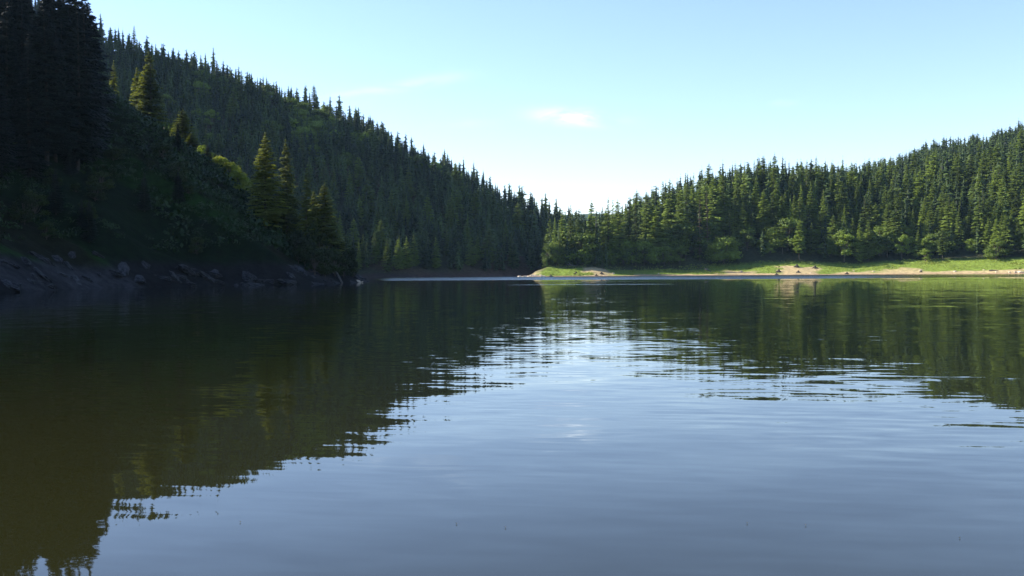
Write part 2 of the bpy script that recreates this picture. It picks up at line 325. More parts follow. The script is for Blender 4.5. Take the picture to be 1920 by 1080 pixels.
# ------------------------------------------------------------------ tree shapes (height 1 unit = 1 m at 30 m nominal)
def conifer(H, R, whorls, per, sprays, seed, base=.1, droop=.25, profile=1.0, gap=0.0, core=.0, size=1.0, tip_thin=1.0):
    r = np.random.default_rng(seed); V = []; T = []
    hs = base*H+(H*(1-base))*(np.linspace(0, 1, whorls)**.92)
    for i, h in enumerate(hs):
        tt = (h/H-base)/(1-base)
        prof = (1-tt)**(profile*.78)*(1 if tt > .12 else .55+tt*3.7)
        Lr = R*prof*(1+.0*tt)+.12*size
        n = max(3, int(per*(1-.45*tt)+r.uniform(-.5, .5)))
        if r.random() < gap: n = max(2, n//2)
        ph0 = r.uniform(0, 6.28)
        for k in range(n):
            ph = ph0+k*2*math.pi/n+r.uniform(-.35, .35); L0 = Lr*r.uniform(.62, 1.12)
            c, s = math.cos(ph), math.sin(ph); hz = h+r.uniform(-1.0, 1.0)*H*(1-base)/whorls
            dr = droop*r.uniform(.6, 1.4)*(1-.8*tt)-.25*tt
            m = max(1, int(round(sprays*(.4+.6*L0/R))))
            tone = r.uniform(0, 1)
            for j in range(m):
                f0 = (j-.1)/m; f1 = min(1.08, (j+1.5)/m); fm = (f0+f1)/2
                for sd in ((0,) if sprays < 3 else (-1, 1)):
                    w = size*(.5+.3*r.random())*(L0/m*.55+.30)
                    lat = sd*r.uniform(.05, .34)*fm*L0
                    def p(f, side, dz=0):
                        rad = L0*f; z = hz-dr*L0*f+.12*dr*L0*f*f*2; side = side+lat*f/max(fm, .1)
                        return (c*rad-s*side, s*rad+c*side, z+dz)
                    sag = -w*r.uniform(.5, 1.3)
                    b0 = len(V)
                    V += [p(f0, r.uniform(-.1, .1)*w, .1*w), p(fm, w, sag*.8), p(f1, r.uniform(-.2, .2)*w, sag*.55), p(fm, -w, sag*.8)]
                    tn = min(1, max(0, .25+.45*tone+.3*f1*r.random()))
                    T += [(b0, b0+1, b0+2, tn), (b0, b0+2, b0+3, tn)]
    if core > 0:  # inner dark cone added to stop light showing through the crown
        b0 = len(V); V.append((0, 0, H)); n = 6
        for k in range(n):
            a = k/n*6.283; V.append((core*R*math.cos(a), core*R*math.sin(a), base*H*1.1))
        for k in range(n): T.append((b0, b0+1+k, b0+1+(k+1) % n, .1))
    V = np.array(V); T = np.array(T); Fc = T[:, :3].astype(int); tone = np.zeros(len(V))
    for k in range(3): tone[Fc[:, k]] = T[:, 3]
    return V, Fc, tone
def trunk(H, rad, seed, bend=.0, top=.97):
    r = np.random.default_rng(seed); k = 6
    pts = [(bend*math.sin(i*.9)*H*.02, bend*math.cos(i*.7)*H*.02-bend*H*.02, -1.5+i/(k-1)*(H*top+1.5)) for i in range(k)]
    return tubes([(pts, [rad*(1-.93*i/(k-1))+.01 for i in range(k)])], 6)
def c3(t): return np.repeat(np.asarray(t)[:, None], 3, 1)
def crown_mesh(name, spec, mat):
    V, Fc, tn = spec; return make_mesh(name, V, Fc, mat, False, c3(tn))
HN = 30.0
CV = {}    # variants: near (spur) and mid
for i, a in enumerate([dict(R=5.4, base=.07, gap=.15), dict(R=4.7, base=.10, gap=.2), dict(R=5.8, base=.12, gap=.3, profile=.85), dict(R=4.3, base=.05, gap=.1, profile=1.1)]):
    CV['near', i] = (crown_mesh('near_conifer_crown', conifer(HN, whorls=46, per=10, sprays=7, seed=100+i, droop=.30, size=1.2, **a), M_CONW),
                     make_mesh('near_conifer_trunk', *trunk(HN, .38, i, .3), M_BARK, True))
for i, a in enumerate([dict(R=4.9, base=.04, gap=.1), dict(R=4.2, base=.06, gap=.15), dict(R=5.6, base=.10, gap=.2, profile=.8), dict(R=4.3, base=.22, gap=.3, profile=.75), dict(R=3.7, base=.08, gap=.15, profile=1.15)]):
    CV['mid', i] = (crown_mesh('conifer_crown', conifer(HN, whorls=34, per=8, sprays=4, seed=200+i, droop=.28, size=1.1, core=.12, **a), M_CON),
                    make_mesh('conifer_trunk', *trunk(HN, .34, i, .3), M_BARK, True))
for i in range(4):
    cm_ = CV['near', i][0].copy(); cm_.materials[0] = M_CONS; tm_ = CV['near', i][1].copy(); tm_.materials[0] = M_DARKW; CV['shade', i] = (cm_, tm_)  # near trees recoloured dark, so needles and bark carry the shade
for i in range(5):
    CV['brown', i] = (crown_mesh('dead_conifer_crown', conifer(HN, R=2.2, base=.15, whorls=28, per=5, sprays=3, seed=300+i, droop=.3, size=.7, gap=.4), M_BROWN), CV['mid', 3][1])
LOW = [conifer(HN, R=[5.2, 4.5, 6.0, 4.6][i], whorls=15, per=6, sprays=2, seed=400+i, droop=.3, core=.45, size=1.7, base=[.05, .08, .12, .2][i], profile=[.9, 1.0, .7, .8][i]) for i in range(4)]

def broadleaf(H, R, nclump, leaves, seed, leaf=.55):
    r = np.random.default_rng(seed); V = []; Q = []; tn = []; paths = []
    cs = []
    for k in range(nclump):
        u = r.uniform(0.0, 1); ang = r.uniform(0, 6.283); hh = .18+.80*u
        rad = R*math.sqrt(max(.05, 1-((hh-.45)/.58)**2))*r.uniform(.35, .95)
        cs.append((rad*math.cos(ang), rad*math.sin(ang), H*hh, R*r.uniform(.14, .40)))
    for (x, y, z, cr) in cs:
        tone = r.random()
        n = int(leaves*(cr/R/.36)**2)
        d = r.normal(size=(n, 3)); d /= np.linalg.norm(d, axis=1)[:, None]
        p = np.array([x, y, z])+d*cr*r.uniform(.35, 1.25, (n, 1))*np.array([1.1, 1.1, .75])
        nn = d+r.normal(size=(n, 3))*.6+np.array([0, 0, .3]); nn /= np.linalg.norm(nn, axis=1)[:, None]
        u_ = np.cross(nn, r.normal(size=(n, 3))); u_ /= np.linalg.norm(u_, axis=1)[:, None]; w_ = np.cross(nn, u_)
        s = (leaf*r.uniform(.6, 1.3, (n, 1)))
        b0 = len(V)*0+sum(len(a) for a in V)
        V.append(np.stack([p-u_*s, p-w_*s*.6, p+u_*s, p+w_*s*.6], 1).reshape(-1, 3))
        Q.append(b0+np.arange(n*4).reshape(n, 4)); tn.append(np.repeat(np.clip(tone*.6+r.uniform(0, .4, n), 0, 1), 4))
        m = np.array([x*.45, y*.45, z*.55])
        paths.append(([(0, 0, H*.12+z*.2), m, (x, y, z)], [.16, .09, .03]))
    paths.append(([(0, 0, -1.2), (.1, 0, H*.25), (-.1, .1, H*.55), (0, 0, H*.85)], [.28, .2, .12, .03]))
    return np.concatenate(V), np.concatenate(Q), np.concatenate(tn), tubes(paths, 5)
BV = {}
for key, mat in (('leaf', M_LEAF), ('bright', M_LEAFB), ('dim', M_LEAFS)):
    for i in range(4):
        V, Q, tn, tr = broadleaf(12, [4.6, 5.4, 3.8, 4.8][i], [26, 34, 20, 30][i], 130, 500+i+(9 if key == 'bright' else 0), .38)
        BV[key, i] = (make_mesh('broadleaf_crown', V, Q, mat, False, c3(tn)), make_mesh('broadleaf_trunk', *tr, M_BARK, True))

def add_tree(name, key, x, y, H, nominal, src, label, cat, group, wide=1.0, rz=None, z=None, lean=0):
    root = bpy.data.objects.new(name, None); COL.objects.link(root); root.empty_display_size = .5
    zg = gz(x, y)-.3 if z is None else z
    s = H/nominal
    root.location = (x, y, zg); root.rotation_euler = (lean, random.uniform(-.02, .02), random.uniform(0, 6.28) if rz is None else rz); root.scale = (s*wide, s*wide, s)
    root['label'] = label; root['category'] = cat
    if group: root['group'] = group
    cr, tr = src
    link('trunk', tr, root); link('crown', cr, root); return root

def at_ray(px, ytop, D):
    x = (px-960)/F*D; g0 = gz(x, D); return x, D, CAM_H+(hor(px)-ytop)*D/F-g0+.3

# ---- hand placed trees on the near left spur -------------------------------------------------
SPUR_TREES = [
 (500,250,236,.95,0,'tall dark pointed conifer leftmost of the clump on the left spur, above the rocky shore'),
 (541,262,240,.8,1,'tall narrow conifer just right of the tallest one in the clump on the left spur'),
 (577,318,238,.75,3,'mid-height slim conifer third from left in the clump on the left spur'),
 (608,345,240,.85,2,'short bushy-topped conifer at the right end of the clump on the left spur'),
 (590,360,250,.8,1,'half hidden conifer between the two rightmost trees of the spur clump'),
 (284,100,292,1.15,0,'broad dark conifer standing alone against the far hill on the upper spur'),
 (262,128,296,.9,1,'slightly shorter conifer touching the left side of the broad one on the upper spur'),
 (217,116,300,.75,3,'thin sparse conifer between the black wood and the broad conifer on the upper spur'),
 (345,206,285,.9,2,'stooped shaggy conifer halfway down the skyline of the left spur'),
 (362,250,280,.8,0,'small dark conifer leaning out beside the shaggy conifer on the spur skyline'),
]
SPUR_BUSH = [(383,276,270,.7),(392,300,268,.7),(408,305,268,.6),(414,322,262,.7),(422,330,262,.6),(441,308,262,.42),(432,330,260,.6),(453,335,256,.6),(447,345,256,.7),(462,350,252,.5),
 (250,160,300,.8),(270,170,298,.8),(305,225,290,.9),(322,236,288,.8)]
SHORE_BUSH = [(572,428,228,.8),(560,436,226,.8),(588,420,238,.9),(600,440,236,.9),(618,448,240,.9),(640,456,242,1.0),(628,468,234,1.1),(655,472,244,.8),(662,480,244,.7),(610,470,228,1.1),(590,466,222,1.1),(645,485,238,.9)]
for px, yt, D, wd, vi, lab in SPUR_TREES:
    x, y, H = at_ray(px, yt, D)
    add_tree('conifer', ('near', vi), x, y, max(H, 8), HN, CV[('near', vi)], lab, 'conifer', None, wide=wd*30/max(H, 8)*1.12)
for i, (px, yt, D, wd) in enumerate(SPUR_BUSH):
    x, y, H = at_ray(px, yt, D); H = min(max(H, 5.5), 11)
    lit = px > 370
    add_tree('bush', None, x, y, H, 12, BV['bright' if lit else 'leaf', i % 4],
             'sunlit yellow green bush on the falling skyline of the left spur' if lit else 'dark rounded bush beside the lone conifers on the upper spur skyline',
             'bush', 'sunlit bushes on the spur skyline' if lit else 'dark bushes on the upper spur skyline', wide=wd*1.2*9/max(H, 5))
for i, (px, yt, D, wd) in enumerate(SHORE_BUSH):
    x, y, H = at_ray(px, yt, D); H = min(max(H, 5), 13)
    add_tree('broadleaf_tree', None, x, y, H, 12, BV['dim', i % 4], 'dark leafy tree at the water end of left spur', 'tree', 'leafy trees at the end of the left spur', wide=wd)

r = np.random.default_rng(77); k_ = 0
while k_ < 34:
    D = r.uniform(130, 285); px = r.uniform(20, 400); x = (px-960)/F*D; g_ = ground(np.array([x]), np.array([D]), True); zz = float(g_[0][0]); dd = float(g_[2][0])
    if dd < 9 or zz > 32 or zz < 5: continue
    k_ += 1; H = r.uniform(2.0, 5.5)
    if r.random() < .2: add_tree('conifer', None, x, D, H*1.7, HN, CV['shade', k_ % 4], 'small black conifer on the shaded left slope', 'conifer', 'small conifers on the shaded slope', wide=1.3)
    else: add_tree('bush', None, x, D, H, 12, BV['dim', k_ % 4], ('low' if H < 3.2 else 'tall')+(' dark shrub low on the shaded left slope' if zz < 14 else ' dark shrub midway up the shaded left slope'), 'bush', 'shrubs on the shaded left slope', wide=r.uniform(1, 1.6))

# ---- candidate forest positions ---------------------------------------------------------------
def scatter(x0, x1, y0, y1, sp, seed):
    r = np.random.default_rng(seed)
    gx, gy = np.meshgrid(np.arange(x0, x1, sp), np.arange(y0, y1, sp))
    return (gx+r.uniform(-.48, .48, gx.shape)*sp).ravel(), (gy+r.uniform(-.48, .48, gx.shape)*sp).ravel()
cand = []      # x, y, z, H, zone, kind, wide
def push(xs, ys, Hs, zone, kind, wide):
    z = ground(xs, ys)
    for a in zip(xs, ys, z, Hs, [zone]*len(xs), kind, wide): cand.append(a)
r = np.random.default_rng(5)
# dark wood on the upper left slope
x, y = scatter(-200, -60, 95, 240, 5.6, 1); px = 960+x/y*F; z, zsv, dsv = ground(x, y, True)[:3]
k = (px < 168+r.uniform(-12, 14, len(x))) & (px > -260) & (zsv > -1) & (dsv > 26+8*fbm(x, y, 20, 2, 8)) & ((y > 150) | (dsv > 45)) & (y < 232)
x, y = x[k], y[k]; push(x, y, r.uniform(22, 33, len(x)), 'spur', ['near']*len(x), r.uniform(.8, 1.15, len(x)))
for px, D in ((172,226),(166,214),(158,228),(148,205),(140,222),(128,230),(118,212),(105,224)):
    cand.append(((px-960)/F*D, D, gz((px-960)/F*D, D), 33.0 if px < 170 else 29.0, 'spur', 'near', 1.1))
# far hill
x, y = scatter(-620, 170, 520, 980, 6.5, 2); g_ = ground(x, y, True); z, zsv, zfv, zrv, PXv, T0v = g_[0], g_[1], g_[3], g_[4], g_[6], g_[9]
t0, t1, e1_ = lerp_cols(PXv, FT)
k = (zfv >= z-.01) & (z > 2.6) & (y > T0v+5) & (y < t1+25) & (fbm(x, y, 30, 3, 9) > -.62)
x, y = x[k], y[k]; bl = ((r.random(len(x)) < .05) & (z[k] > 70)) | ((np.hypot((960+x/y*F)-575, (y-740)*.6) < 36) & (r.random(len(x)) < .6))
push(x, y, np.where(bl, r.uniform(9, 14, len(x)), r.uniform(12, 21, len(x))*(.85+.45*r.random(len(x))**3)), 'far', np.where(bl, 'leaf', 'mid'), r.uniform(1.0, 1.6, len(x)))
# right bank forest
x, y = scatter(15, 640, 545, 1040, 7.2, 3); g_ = ground(x, y, True); z, zrv, PXv, S1v = g_[0], g_[4], g_[6], g_[8]
rd = lerp_cols(PXv, RT)[5]
k = (zrv >= z-.01) & (PXv > 1026) & (y > S1v+1.5+4*fbm(x, y, 25, 2, 10)) & (y < rd+20) & ((y-S1v) < (40+(PXv-1026)*.9)) & ~((PXv > 1800) & (PXv < 1860) & (y < S1v+8))
x, y = x[k], y[k]; PXv = PXv[k]; dep = y-S1v[k]
bl = ((dep < 22) & (PXv > 1120) & (r.random(len(x)) < np.where(PXv > 1780, .35, .62))) | (r.random(len(x)) < .05)
Hc = np.where(dep < 12, r.uniform(15, 25, len(x)), r.uniform(16, 33, len(x)))
Hc = np.where(PXv < 1180, Hc*.92, Hc)
push(x, y, np.where(bl, r.uniform(5, 19, len(x)), Hc), 'right', np.where(bl, 'leaf', 'mid'), r.uniform(1.05, 1.5, len(x)))
# trees read off the skylines
def sky_tree(px, yt, D, zone, wide=1.0, kind='mid'):
    x, y, H = at_ray(px, yt, D)
    if H > 6: cand.append((x, y, gz(x, y), min(H, 42), zone, kind, wide))
for px, yt in ((1041,405),(1055,390),(1071,383),(1086,392),(1109,375),(1130,385),(1141,370),(1150,373),(1159,375),(1181,371),(1192,370),(1214,361),(1225,356),(1256,338),(1275,345),(1287,345),(1301,325),(1322,318),(1338,322),(1358,307),(1380,312),(1396,308)):
    sky_tree(px, yt, 575+(px-1041)*.18+r.uniform(-8, 12), 'right', r.uniform(.85, 1.1))
for px, yt in ((1415,300),(1433,290),(1453,288),(1468,293),(1480,303),(1497,310),(1527,315),(1548,300),(1560,302),(1580,305),(1603,305),(1612,308),(1630,298),(1652,295)):
    sky_tree(px, yt, 664+r.uniform(-10, 14), 'right', r.uniform(.8, 1.0))
for px, yt in ((195,26),(188,45),(222,54),(228,52),(236,56),(248,62),(256,49),(281,68),(290,82),(312,83),(330,90),(560,165),(575,160),(592,160),(622,180),(638,192),(672,206),(700,224),(760,262)):
    sky_tree(px, yt, lerp_cols(np.array([px]), FT)[1][0]-4, 'far', 1.15)
for px, yt, D in ((1326,345,610),(1312,372,606)): sky_tree(px, yt, D, 'right', .9, 'brown' if px > 1100 else 'leaf')
for px, yt in ((1027,462),(1036,452),(1044,455),(1022,478),(1122,470),(1142,462),(1160,468)):
    x_, y_, H_ = at_ray(px, yt, 562+(px-1027)*.22); cand.append((x_, y_, gz(x_, y_), min(max(H_, 4), 13), 'right', 'leaf', .6))
for px, yt in ((1033,425),(1048,415),(1064,440),(1078,452),(1100,430),(1121,440),(1136,445)): sky_tree(px, yt, 568, 'right', .9)

# ---- how much of each tree shows, so the 300 that show largest stand as separate trees --------
cols = np.arange(0, 1921, 4); dep = np.arange(60, 1100, 5.0)
DD, CCp = np.meshgrid(dep, cols, indexing='ij')
E = (ground((CCp-960)/F*DD, DD)-CAM_H)*F/DD; E = np.maximum.accumulate(E, 0)
cov = np.full(len(cols), -20.0)
order = sorted(range(len(cand)), key=lambda i: cand[i][1])
for o_ in [ob for ob in COL.objects if ob.type == 'EMPTY']:
    pass
vis = np.zeros(len(cand))
for i in order:
    x_, y_, z_, H_, zone, kind, wd = cand[i]
    px = 960+x_/y_*F; w = (3.0 if kind != 'leaf' else 4.0)*wd*H_/(30 if kind != 'leaf' else 12)*F/y_
    top = (z_+H_-CAM_H)*F/y_; base = (z_-CAM_H)*F/y_
    di = min(int((y_-60)/5), len(dep)-1)
    a = int(max(0, (px-w*.5)/4)); b_ = int(min(len(cols)-1, (px+w*.5)/4))
    if px < -30 or px > 1950 or b_ < a: vis[i] = -5 if -300 < px < 2250 else -99; continue
    c = np.arange(a, b_+1); lo = np.maximum(np.maximum(cov[c], E[di, c]), base)
    v = float(np.mean(top-lo)); vis[i] = v*w*.5 if v > 0 else v
    if v > 0:
        prof = top-np.abs(cols[c]-px)/(w+1e-6)*(top-base)*.9; cov[c] = np.maximum(cov[c], np.minimum(prof, top-2))
LIM = {'conifer': 285, 'broadleaf': 270}
rank = sorted(range(len(cand)), key=lambda i: -vis[i]); single = set(); cnt = {'conifer': 0, 'broadleaf': 0}
for i in rank:
    if vis[i] <= 0: break
    kd = 'broadleaf' if cand[i][5] == 'leaf' else 'conifer'
    if cnt[kd] < LIM[kd]: cnt[kd] += 1; single.add(i)
print('candidates', len(cand), 'single', cnt, 'visible', int((vis > 0).sum()))
def label_for(x, y, H, zone, kind, wd, top):
    px = 960+x/y*F; d = y-float(lerp_cols(np.array([px]), RT if zone == 'right' else FT)[1 if zone == 'right' else 0][0])
    sz = ('tall ' if H > 26 else 'short ' if H < 20 else '')+('broad' if wd > 1.05 else 'narrow' if wd < .92 else 'dark')
    if zone == 'far':
        row = 'foot' if d < 60 else 'middle' if d < 170 else 'top'
        col_ = 'left of spur skyline trees' if px < 340 else 'above sunlit spur bushes' if px < 470 else 'behind spur clump' if px < 640 else 'right of spur clump' if px < 760 else 'midway to valley notch' if px < 890 else 'beside valley notch'
        if kind == 'leaf': return f'{"large" if H > 12.3 else "small" if H < 10.5 else "round"} pale leafy tree, far mountainside {row}, {col_}', 'leafy trees on the far mountainside'
        return f'{sz} conifer, far mountainside {row}, {col_}', 'conifers on the far mountainside'
    if zone == 'spur':
        row = 'lowest' if top < 250 else 'middle' if top < 420 else 'topmost'; col_ = 'left edge' if px < 50 else 'middle' if px < 110 else 'right border'
        return f'{sz} conifer, {row} rank of black spur wood, {col_}', 'dark conifers in the left slope wood'
    col_ = 'on the point' if px < 1140 else 'right of the point' if px < 1250 else 'behind the shaded grass' if px < 1340 else 'left of the tan slope' if px < 1430 else 'above the tan stump slope' if px < 1540 else 'left of tan beach' if px < 1640 else 'above tan beach' if px < 1760 else 'near the right edge' if px < 1850 else 'at the right edge'
    row = 'front' if d < 14 else 'middle' if d < 70 else 'back'
    if kind == 'brown': return f'reddish brown dead conifer among green ones, {col_}', 'brown conifers in the right forest'
    if kind == 'leaf':
        s2 = 'large' if H > 13 else 'small' if H < 10 else 'rounded'
        return f'{s2} leafy tree, {row} rank of forest {col_}', 'leafy trees along the grassy bank'
    return f'{sz} conifer, {row} rank of forest {col_}', 'conifers behind the grassy bank'
single |= {i for i, c_ in enumerate(cand) if c_[4] == 'spur'}
rest = {'conifer': [], 'broadleaf': []}
for i, (x_, y_, z_, H_, zone, kind, wd) in enumerate(cand):
    if i in single:
        lab, grp = label_for(x_, y_, H_, zone, kind, wd, (z_+H_-CAM_H)*F/y_)
        if kind == 'leaf': add_tree('broadleaf_tree', None, x_, y_, H_, 12, BV['leaf', i % 4], lab, 'tree', grp, wide=wd, z=z_-.3)
        else:
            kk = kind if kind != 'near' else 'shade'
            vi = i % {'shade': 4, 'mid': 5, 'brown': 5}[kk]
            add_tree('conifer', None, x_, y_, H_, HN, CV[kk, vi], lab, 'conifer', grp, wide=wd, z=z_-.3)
    elif vis[i] > -60: rest['broadleaf' if kind == 'leaf' else 'conifer'].append((x_, y_, z_, H_, wd, zone))
def merged(name, lst, protos, nominal, mat, label, seed):
    r = np.random.default_rng(seed); Vs, Fs, Ts, off = [], [], [], 0
    for j, (x_, y_, z_, H_, wd, zone) in enumerate(lst):
        V, Fc, tn = protos[r.integers(len(protos))]; a = r.uniform(0, 6.28); s = H_/nominal; c, sn = math.cos(a), math.sin(a)
        W = np.empty_like(V); W[:, 0] = (V[:, 0]*c-V[:, 1]*sn)*s*wd+x_; W[:, 1] = (V[:, 0]*sn+V[:, 1]*c)*s*wd+y_; W[:, 2] = V[:, 2]*s+z_-.3
        Vs.append(W); Fs.append(Fc+off); off += len(V); Ts.append(np.clip(tn+r.uniform(-.45, .4), 0, 1))
    if Vs:
        me = make_mesh(name, np.concatenate(Vs), np.concatenate(Fs), mat, False, c3(np.concatenate(Ts)))
        link(name, me, label=label, kind='stuff'); print(name, len(lst), len(me.polygons))
merged('conifer_forest', rest['conifer'], LOW, HN, M_FAR, 'dense conifer forest covering the far mountainside and the right hill', 1)
BLOW = [broadleaf(12, 4.6, 12, 22, 700+i, 1.0)[:3] for i in range(3)]
merged('broadleaf_wood', rest['broadleaf'], BLOW, 12, M_LEAF, 'scattered leafy trees mixed into the conifer forest', 2)

# ------------------------------------------------------------------ undergrowth and grass (stuff)
def clumps(name, xs, ys, hs, per, mat, label, seed, leaf, flat=.7):
    r = np.random.default_rng(seed); n = len(xs); z = ground(xs, ys)
    P = np.repeat(np.stack([xs, ys, z], 1), per, 0); h = np.repeat(hs, per)[:, None]
    d = r.normal(size=(n*per, 3)); d /= np.linalg.norm(d, axis=1)[:, None]; d[:, 2] = np.abs(d[:, 2])
    p = P+d*h*np.array([.9, .9, flat])*r.uniform(.5, 1, (n*per, 1))
    nn = d+r.normal(size=d.shape)*.6; nn /= np.linalg.norm(nn, axis=1)[:, None]
    u = np.cross(nn, r.normal(size=d.shape)); u /= np.linalg.norm(u, axis=1)[:, None]; w = np.cross(nn, u)
    s = leaf*h*r.uniform(.5, 1.2, (n*per, 1))
    V = np.stack([p-u*s, p-w*s*.7, p+u*s, p+w*s*.7], 1).reshape(-1, 3)
    tn = np.repeat(np.clip(np.repeat(r.uniform(0, .7, n), per)+r.uniform(0, .3, n*per), 0, 1), 4)
    me = make_mesh(name, V, np.arange(len(V)).reshape(-1, 4), mat, False, c3(tn)); link(name, me, label=label, kind='stuff')
x, y = scatter(-190, -36, 100, 345, 2.6, 21); g_ = ground(x, y, True); z = g_[0]; ds_ = g_[2]; px = 960+x/y*F
k = (px > -40) & (ds_ > 10) & (z > 5.0) & (fbm(x, y, 16, 3, 88)+.5*fbm((x*.55+y*.35+z*.9)*.8, (x-y)*.1, 6, 3, 77) > -.08-.6*(y > 205))
x, y = x[k], y[k]; r = np.random.default_rng(22)
clumps('undergrowth', x, y, r.uniform(.9, 2.6, len(x))*(1+.5*(y > 200)), 52, M_SHRUB, 'dark brush and low shrubs covering the shaded left spur', 23, .14)
x, y = scatter(-20, 330, 500, 606, 1.15, 24); g_ = ground(x, y, True); z, zrv, PXv, S0v, S1v = g_[0], g_[4], g_[6], g_[7], g_[8]
def samp_soil(PXv, z, ns, nm):
    b = lambda a, c, s: sst(PXv, a-s, a+s)*(1-sst(PXv, c-s, c+s))
    return np.maximum.reduce([1-sst(PXv+ns*26, 1006, 1024), b(1085,1132,8), b(1190,1440,20)*(1-sst(z+ns*1.1, .7, 1.1)), b(1345,1400,12)*(1-sst(z+ns*1.1, 2, 2.6)), b(1445,1528,8)*(1-sst(z+ns*2.2, 4.6, 5.2)), b(1560,2100,14)*(1-sst(z+ns*1.5-nm*.9, 1.4, 2.0)), b(1640,1730,15)*(1-sst(z+ns*1.6, 3.2, 3.8))*.8])
so = samp_soil(PXv+fbm(x, y, 24, 3, 72)*38+fbm(x, y, 9, 4, 71)*14, z, fbm(x, y, 9, 4, 71), fbm(x, y, 24, 3, 72))
k = (zrv >= z-.01) & (z > .5) & (y < S1v+4) & (so < .3) & (fbm(x, y, 7, 3, 90) > -.25)
x, y = x[k], y[k]; r = np.random.default_rng(25)
clumps('grass', x, y, r.uniform(.15, .5, len(x))*(1+1.2*(fbm(x, y, 10, 2, 91) > .3)), 7, M_GRASS, 'bright green tufts of grass on the sunny right bank', 26, .5)

# ------------------------------------------------------------------ rocks, stumps, logs
def rock_mesh(name, dims, seed, mat, cuts=9):
    r = np.random.default_rng(seed)
    import bmesh
    bm = bmesh.new(); pts = []
    for i in range(26):
        v = r.normal(size=3); v /= np.linalg.norm(v); v = np.sign(v)*np.abs(v)**.75
        pts.append(bm.verts.new(v*np.array(dims)*r.uniform(.75, 1.05)))
    res = bmesh.ops.convex_hull(bm, input=bm.verts)
    bmesh.ops.delete(bm, geom=[v for v in bm.verts if not v.link_faces], context='VERTS')
    bmesh.ops.bevel(bm, geom=bm.edges[:], offset=min(dims)*.08, segments=1, affect='EDGES')
    bmesh.ops.triangulate(bm, faces=bm.faces); bmesh.ops.subdivide_edges(bm, edges=bm.edges, cuts=1)
    for v in bm.verts:
        c = np.array(v.co); f = 1+.28*float(fbm(np.array([c[0]*1.7+c[2]]), np.array([c[1]*1.7+c[2]*2.3]), 1.2, 3, seed)[0]); v.co = v.co*f
    me = bpy.data.meshes.new(name); bm.to_mesh(me); bm.free(); me.materials.append(mat); return me
ROCKS = [rock_mesh('slate_rock', d, 40+i, M_ROCK) for i, d in enumerate([(2.6,1.6,1.1),(2.0,1.5,1.3),(3.4,1.7,.9),(1.6,1.5,1.2),(2.4,1.3,1.0),(3.6,2.2,1.4)])]
r = np.random.default_rng(33); nrk = 0
tw = []
for i in range(3, 10):
    (x0, y0), (x1, y1) = TOE[i], TOE[i+1]; Ls = math.hypot(x1-x0, y1-y0)
    for k in range(int(Ls/1.45)):
        t_ = r.random(); tw.append((x0+(x1-x0)*t_, y0+(y1-y0)*t_))
for (x_, y_) in tw:
    off = abs(r.normal())*5.5-1.0; x_ -= off; zz = gz(x_, y_)
    if zz < -1.2 or zz > (3.6 if y_ > 185 else 6) or nrk >= 150: continue
    sc_ = r.uniform(.3, .85)
    ob = link('rock', ROCKS[r.integers(6)], label=f"{'big' if sc_ > .95 else 'small' if sc_ < .6 else 'medium'} slate rock {'at waterline' if zz < 1.5 else 'up the bank' if zz > 4 else 'above water'}, {'left picture edge' if 960+x_/y_*F < 120 else 'left of shore bend' if 960+x_/y_*F < 330 else 'at shore bend' if 960+x_/y_*F < 480 else 'below the spur clump' if 960+x_/y_*F < 600 else 'tip of left shore'}", cat='rock', group='slate slabs along the left shore')
    ob.location = (x_, y_, zz-.35*sc_); ob.scale = (sc_*1.15, sc_, sc_*.9); ob.rotation_euler = (r.uniform(-.6, .6), math.radians(24)+r.uniform(-.35, .35), r.uniform(-1.2, 1.2)); nrk += 1
print('rocks', nrk)
BOUL = [rock_mesh('pale_boulder', d, 60+i, M_PALE) for i, d in enumerate([(1, .8, .6), (.8, .9, .7), (1.3, .8, .5)])]
for i, (px, D, s, lab) in enumerate(((672,243,.75,'small pale boulder standing in the water off the tip of the left shore'),(669,243.6,.45,'tiny white stone touching the left side of the pale boulder off the left shore'),(679,243,.35,'tiny pale stone to the right of the pale boulder off the left shore'))):
    ob = link('boulder', BOUL[i], label=lab, cat='boulder'); ob.location = ((px-960)/F*D, D, .15*s+.1); ob.scale = (s*.8, s*.8, s*1.2); ob.rotation_euler = (0, .3, i*1.3)
for i in range(22):
    px = 972+i*2.3+r.uniform(-2, 2); D = 524+(px-972)*.12+r.uniform(0, 6); x_ = (px-960)/F*D; s = r.uniform(.4, 1.3)
    ob = link('boulder', BOUL[i % 3], label='tan boulder at waterline on tip of point', cat='boulder', group='tan boulders at the tip of the point')
    ob.location = (x_, D, max(gz(x_, D), -.1)+.1*s); ob.scale = (s, s, s*.8); ob.rotation_euler = (0, 0, r.uniform(0, 6))
for i in range(16):
    px = (1150, 1235, 1390, 1520, 1601, 1638, 1726, 1790, 1845, 1868, 1893, 1906, 1912, 1917, 1925, 1930)[i]; s0_, s1_ = lerp_cols(np.array([px]), RT)[0][0], lerp_cols(np.array([px]), RT)[1][0]
    D = s0_+(3 if px > 1880 else r.uniform(4, 22)); x_ = (px-960)/F*D; s = r.uniform(.5, .95)*(1.5 if px > 1900 else 1)
    ob = link('boulder', BOUL[i % 3], label='small pale boulder in the grass of the right bank' if px < 1880 else 'pale boulder in waterline cluster by the right edge', cat='boulder', group='pale boulders scattered on the right bank' if px < 1880 else 'boulder cluster at the right edge')
    ob.location = (x_, D, gz(x_, D)+.2*s); ob.scale = (s, s, s); ob.rotation_euler = (0, 0, r.uniform(0, 6))
